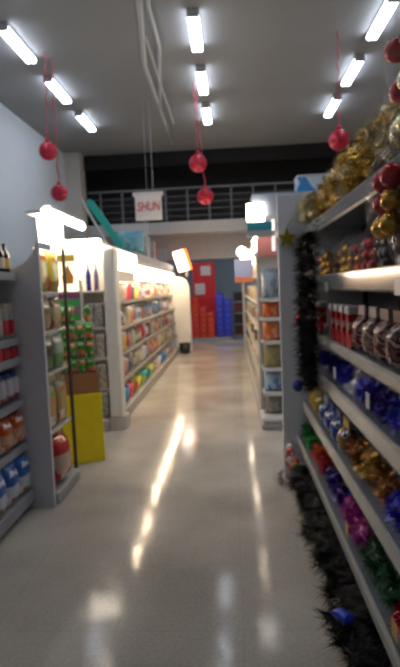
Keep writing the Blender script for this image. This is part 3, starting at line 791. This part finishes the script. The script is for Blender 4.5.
# bowls and buckets on the base deck
bw = thing('plastic_bowl', 'x', 'bowl')
MB().lathe([(.05, 0), (.07, .01), (.12, .09), (.13, .12), (.12, .12), (.1, .07), (.06, .02), (.02, .018)], n=18).build('bowl', mat('#2a9ab8', .35), bw, True)
MB().lathe([(.128, .121), (.137, .124), (.137, .13), (.124, .13)], n=18, cap=False).build('rim', mat('#2a9ab8', .35), bw, True)
bk = thing('plastic_bucket', 'x', 'bucket')
MB().lathe([(.08, 0), (.085, .01), (.11, .2), (.105, .2), (.078, .02), (.02, .018)], n=18).build('body', mat('#2a9ab8', .35), bk, True)
MB().tube([(-.108, 0, .19), (-.09, 0, .24), (0, 0, .265), (.09, 0, .24), (.108, 0, .19)], .005, 6).build('handle', mat('#dddddd', .4), bk)
bowls = [(6.6, '#2a93b4', 'blue', 'bucket'), (6.9, '#e0566a', 'pink-red', 'bucket'), (7.2, '#d8704e', 'coral', 'bowl'), (7.5, '#d8d04a', 'lemon', 'bucket'), (7.8, '#c0cc5a', 'lime', 'bowl'), (8.1, '#4ab0a0', 'teal', 'bucket'), (8.45, '#3aa8a0', 'turquoise', 'bowl'), (8.8, '#c8cc6a', 'pale yellow', 'bucket'),
         (9.2, '#d0c89a', 'cream', 'bowl'), (9.6, '#c0a8a8', 'rose grey', 'bucket'), (10.1, '#d8d0d0', 'white', 'bucket'), (10.6, '#2a78b8', 'strong blue', 'bucket'), (11.0, '#2a84c0', 'sky blue', 'bowl'), (11.6, '#b8b0a8', 'grey', 'bucket'), (12.2, '#c89a90', 'salmon', 'bowl'), (12.8, '#a8a8b0', 'silver grey', 'bucket')]
for i, (y, c, n_, kd) in enumerate(bowls):
    place(bw if kd == 'bowl' else bk, (-1.5, y + .42 * max(0, min(1, (11 - y) / 2)), .141), 0, '%s plastic %s on the base of the household gondola, %s from the corner post' % (n_, kd, ORD[i]), 'plastic bowls and buckets', {'bowl': mat(c, .35), 'rim': mat(c, .35), 'body': mat(c, .35)})
# things standing on the canopy
tf = thing('foam_board', 'long teal foam board leaning upright above the lit canopy', 'foam board', (-1.76, 7.75, 2.45), 0)
cw, ch_ = .05, .42
oo = MB().prism([(-cw, -ch_), (cw, -ch_), (cw, ch_ - .06), (cw * .6, ch_), (-cw * .6, ch_), (-cw, ch_ - .06)], 'y', -.025, .025).build('foam', mat('#1f9a92', .5), tf)
oo.rotation_euler = (0, math.radians(-33), 0)
oo = MB().box(-.012, .012, -.02, .02, -.42, .4).build('white_edge', mat('#c8c8c8', .5), tf)
oo.rotation_euler = (0, math.radians(-27), 0); oo.location = (-.13, -.05, .0)
tf.location.z = 2.185 + .385
pb = thing('bagged_cushion', 'teal and blue inflatable in a clear bag on top of the gondola', 'bagged toy', (-1.75, 9.6, 2.242), 0)
MB().pouch(.5, .42, .3, seed=51).build('cushion', printed(['#1f8fa0', '#2a6aa8', '#4aa8a8'], 8), pb, True)
MB().pouch(.72, .56, .4, seed=52).build('clear_bag', clear('#dfe6ec', .14), pb, True)
for i, (x, y, w_, h_, c, n_) in enumerate([(-1.74, 10.5, .34, .36, '#8a8c90', 'grey'), (-1.72, 11.4, .3, .34, '#9a9698', 'pale grey'), (-1.7, 12.2, .12, .32, '#a83a40', 'red'), (-1.72, 12.9, .36, .3, '#7c7f84', 'dark grey')]):
    t = thing('storage_box', '%s storage box on top of the household gondola' % n_, 'box', (x, y, 2.242), .1 * i)
    MB().box(-w_ / 2, w_ / 2, -.2, .2, 0, h_, .01).build('body', mat(c, .5), t)
    MB().box(-w_ / 2 - .01, w_ / 2 + .01, -.21, .21, h_ + .001, h_ + .03, .006).build('lid', mat(c, .4), t)
# glowing orange-edged sign past the arch
ls = thing('lit_sign', 'glowing white sign with an orange edge above the far arch', 'lit sign', (-1.12, 13.85, 1.925), 0); ls.scale = (1.25, 1, 1.1)
fr_ = MB().box(-.13, .16, -.03, .03, .12, .62, .02).build('frame', glow('#ff8a3a', 2), ls); fr_.rotation_euler = (0, math.radians(-14), 0)
f2 = MB().box(-.12, .09, -.04, -.031, .14, .6).build('face', glow('#fff0e0', 9), ls); f2.rotation_euler = (0, math.radians(-14), 0)
MB().box(-.03, .03, -.02, .02, 0, .16).build('bracket', mat('#aaaaaa', .4), ls)
bn = thing('waste_bin', 'small black bin on the floor in front of the far white arch', 'bin', (-1.2, 13.35, 0))
MB().lathe([(.11, 0), (.12, .01), (.145, .24), (.14, .24), (.115, .02), (.02, .02)], n=16).build('body', mat('#141416', .4), bn, True)
MB().lathe([(.15, .241), (.15, .255), (.135, .255)], n=16, cap=False).build('rim', mat('#202022', .4), bn, True)

# ------------------------------------------------------------------ gondola on the far side of the decoration shelves
K0, K1 = 5.95, 13.6
ku = thing('gondola', 'white gondola with lit header behind the grey end panel of the decoration shelves', 'gondola shelving', (.7, 9.8, 0))
def ka(mb, name, m, parent=None, smooth=False):
    o = mb.build(name, m, parent or ku, smooth)
    if parent is None: o.location = (-.7, -9.8, 0)
    return o
ka(MB().box(.98, 1.02, 6.4, K1, 0, 2.1), 'back_panel', mat('#c8c4bc', .6))
ka(MB().box(.29, .98, 6.42, K1, 0, .14, .012), 'base_deck', mat('#b0aca4', .5))
ka(MB().box(.285, 1.1, 5.92, 6.4, 0, .065, .02), 'end_base', mat('#a9a9a8', .45))
ka(MB().box(.29, 1.1, 5.93, 6.4, .068, .14, .03), 'end_base', mat('#d2d0cc', .4))
ka(MB().box(.31, 1.1, 6.36, 6.4, .14, 2.15), 'end_back', mat('#d0ccc4', .5))
ka(MB().box(.3, .325, 6.34, 6.375, .14, 2.0), 'end_post', white)
ka(MB().box(.26, 1.1, 6.0, 6.5, 2.35, 2.6, .012), 'header', mat('#9fa7b2', .5))
ka(MB().box(.2, .39, 5.96, 5.995, 2.3, 2.49, .01), 'lamp_panel', glow('#fff7ec', 16))
ka(MB().box(.2, .47, 5.965, 5.998, 2.2, 2.29, .006), 'teal_strip', mat('#2a8a9a', .5))
ka(MB().box(.2, .5, 6.0, 6.1, 2.14, 2.195, .006), 'header_rail', mat('#a9b0b8', .5))
ka(MB().box(.475, .51, 6.12, 6.15, 1.98, 2.33, .008), 'strip_light', glow('#f6f2ee', 1.0))
for zz in (1.45, 1.235, .975, .67, .395):
    s_ = ka(MB().box(.325, 1.08, 6.02, 6.355, zz - .02, zz, .004), 'end_shelf', mat('#dcd8d2', .4))
    MB().box(.325, 1.08, 6.005, 6.018, zz - .03, zz + .012).build('price_rail', mat('#e0ded8', .4), s_)
for a in (6.45, 9.0, 11.4):
    ka(MB().box(.3, .34, a, a + .8, 2.04, 2.2, .01), 'light_box', glow('#ffe9cc', 22))
ka(MB().box(.34, .98, 6.45, K1, 2.2, 2.24), 'canopy', mat('#b4b4b4', .5))
ka(MB().box(.285, .315, K1 - .5, K1, .14, 2.1), 'end_panel', white)
for zz in (1.75, 1.4, 1.05, .7, .4):
    s_ = ka(MB().box(.34, .98, 6.45, K1, zz - .025, zz, .003), 'shelf', mat('#d4cdbc', .45))
    MB().box(.328, .339, 6.45, K1, zz - .04, zz + .004).build('price_rail', mat('#e0d8c4', .4), s_)
# flag signs
f = thing('flag_sign', 'pink promotional sign under the lit header of the far gondola', 'sign', (.41, 6.3, 1.93))
MB().box(-.09, .13, -.01, .01, 0, .24, .003).build('board', mat('#d88a86', .5), f)
MB().tube([(0, 0, .24), (0, .0, .412)], .006, 6).build('hanger', mat('#aaaaaa', .4), f)
f = thing('flag_sign', 'pale blue hanging sign with an orange edge over the aisle', 'sign', (.26, 7.6, 1.66))
MB().box(-.2, .055, -.012, .012, .07, .32, .003).build('board', mat('#8a96c0', .5), f)
MB().box(-.2, .055, -.014, .014, 0, .068, .003).build('edge', mat('#c8704a', .5), f)
MB().tube([(.03, 0, .32), (.03, 0, .5), (.07, 0, .53)], .006, 6).build('hanger', mat('#aaaaaa', .4), f)
for i, (xx, zz, y, c) in enumerate([(.18, 2.12, 8.2, '#fff4e6'), (.25, 1.98, 8.0, '#fff4e6')]):
    t = thing('spot_lamp', ['small bright spot lamp clipped to the far gondola, upper one', 'bright spot lamp clipped to the far gondola above the blue sign'][i], 'lamp', (xx, y, zz), 0)
    s_ = .075 if i == 0 else .11
    MB().ball((0, 0, 0), s_, 1.0, 14).build('bulb', glow(c, 16), t, True)
    MB().tube([(0, s_ * .9, 0), (.08, s_ + .05, .04), (.33 - xx, s_ + .05, .04)], .012, 8).build('arm', mat('#bbbbbb', .4, .5), t)
tb = thing('storage_box', 'white and blue box on top of the far gondola header', 'box', (.97, 6.25, 2.602))
MB().box(-.2, .25, -.15, .15, 0, .17, .01).build('body', printed(['#c8d4dc', '#3a8ac8', '#d8dfe4'], 3), tb)
MB().box(-.205, .255, -.155, .155, .171, .19, .006).build('lid', mat('#c8ced4', .5), tb)
# end shelf goods
op = thing('food_pack', 'x', 'pack')
MB().pouch(.2, .2, .12, 8, 8, seed=71).build('pouch', printed(['#d8622c', '#e08a5a', '#c8501e'], 9), op, True)
defs = [(1.236, ['#d8622c', '#e09a6a', '#cc5a28'], 'orange', .92), (.976, ['#d06a34', '#dcae88', '#e0742c'], 'pale orange', 1.15), (.671, ['#a89a6a', '#8f875e', '#c0b48a'], 'olive tan', 1.35), (.396, ['#a8c0d8', '#2a72b8', '#d8dfe4'], 'blue-white', 1.2), (.141, ['#8e8c88', '#a8a6a0', '#6e6c6a'], 'grey', 1.1), (1.451, ['#a8b4c0', '#7a8894', '#c0c8d0'], 'blue-grey', 1.7)]
lvl = ['second', 'third', 'fourth', 'fifth', 'bottom', 'top']
for j, (zz, c, n_, h_) in enumerate(defs):
    for i, xx in enumerate((.44, .67)):
        place(op, (xx, 6.14, zz), 0, '%s pack on the %s end shelf of the lit-header gondola, %s' % (n_, lvl[j], ['at the aisle corner', 'behind the end panel']  [i]), 'packs on the end shelves', {'pouch': printed(c, 9)}, (1, 1, h_))
# aisle face goods
for j, zz in enumerate((1.75, 1.4, 1.05, .7, .4, .141)):
    for i in range(9):
        y = 6.75 + i * .74 + .1 * (j % 2)
        c = RR.choice(['#d8cca8', '#c8b890', '#8a7a60', '#5a564c', '#d0c8b8', '#b09a78', '#d8b860', '#a8a090'])
        place(bt if (i + j) % 2 else jr, (.43, y, zz + .001), 0, '%s on the %s shelf of the far gondola aisle side, number %d along' % ('bottle' if (i + j) % 2 else 'tub', ['top', 'second', 'third', 'fourth', 'fifth', 'base'][j], i + 1), 'goods on the far gondola', {'glass': mat(c, .4), 'body': mat(c, .4)}, .85 if j < 5 else .74)

# ------------------------------------------------------------------ far end of the aisle
pl = thing('pallet', 'low pale platform under the far stack of red boxes', 'platform', (-.6, 16.7, 0))
MB().box(-.85, .6, -.3, .3, 0, .09, .006).build('deck', mat('#a4a2a0', .6), pl)
rc = thing('red_box', 'x', 'box')
MB().box(-.112, .112, -.2, .2, 0, .155, .012).build('body', printed(['#d02420', '#e04a38', '#b81a1c'], 12, .3), rc)
MB().box(-.04, .04, -.203, -.2005, .04, .11).build('label', mat('#d86a4a', .4), rc)
hs = [8, 8, 6, 5]
for i, n_ in enumerate(hs):
    for k in range(n_):
        place(rc, (-1.33 + i * .228, 16.6, .091 + k * .157), 0, 'red box in the far stack, column %s from the white arch, %s up' % (['one', 'two', 'three', 'four'][i], ORD[k]), 'red boxes stacked at the aisle end')
bc = thing('blue_box', 'x', 'box')
MB().box(-.115, .115, -.2, .2, 0, .19, .012).build('body', printed(['#2234c0', '#3046d4', '#18268c'], 12, .3), bc)
MB().box(-.05, .05, -.203, -.2005, .05, .14).build('label', mat('#4a5cc8', .4), bc)
for i, n_ in enumerate([7, 6]):
    for k in range(n_):
        place(bc, (-.36 + i * .236, 16.6 , .091 + k * .192), 0, 'blue box in the far stack beside the red ones, %s column, %s up' % (['nearer', 'outer'][i], ORD[k]), 'blue boxes stacked at the aisle end')
rp = thing('sign_board', 'tall red sign with white panels behind the far red boxes', 'sign', (-.85, 17.3, 0))
MB().box(-.36, .36, -.03, .03, 0, 2.42, .01).build('board', mat('#c81c26', .5), rp)
MB().box(-.1, .22, -.04, -.031, 2.0, 2.3).build('panel', mat('#d8ccc8', .5), rp)
MB().box(-.3, .02, -.04, -.031, 1.4, 1.75).build('panel', mat('#c8c0bc', .5), rp)
sb = thing('shelf_unit', 'dark metal rack of maroon cartons beside the far blue boxes', 'rack', (.2, 16.6, .0905))
for sx in (-.17, .17):
    MB().box(sx - .012, sx + .012, -.2, .2, 0, 1.4).build('side', mat('#1c1818', .5), sb)
for k in range(4):
    MB().box(-.157, .157, -.2, .2, .06 + k * .34, .08 + k * .34).build('shelf', mat('#241e1e', .5), sb)
mc = tag(MB().box(-.13, .13, -.17, .12, 0, .25, .008).build('carton', mat('#4a1218', .5)), 'x', 'carton')
for k in range(4):
    place(mc, (.2, 16.62, .172 + k * .34), 0, 'maroon carton in the far dark rack, %s up from the floor' % ORD[k], 'maroon cartons', {'self': mat(['#4a1218', '#2a1416', '#5a1a20', '#1c1416'][k], .5)})

# lamps added under the upper floor to brighten the far stacks
fill_lamp = thing('ceiling_light', 'x', 'ceiling light')
MB().box(-.3, .3, -.3, .3, -.03, 0, .004).build('frame', mat('#dddddd', .5), fill_lamp)
MB().box(-.27, .27, -.27, .27, -.036, -.031).build('diffuser', glow('#eaf2ff', 14), fill_lamp)
for i, (x, y) in enumerate([(-1.6, 15.6), (-.2, 15.6), (1.6, 15.6)]):
    place(fill_lamp, (x, y, 3.029), 0, 'square panel light under the upper floor, %s from the pale wall' % ORD[i], 'panel lights under the upper floor')

for o in FIRST:
    if '_used' in o: del o['_used']
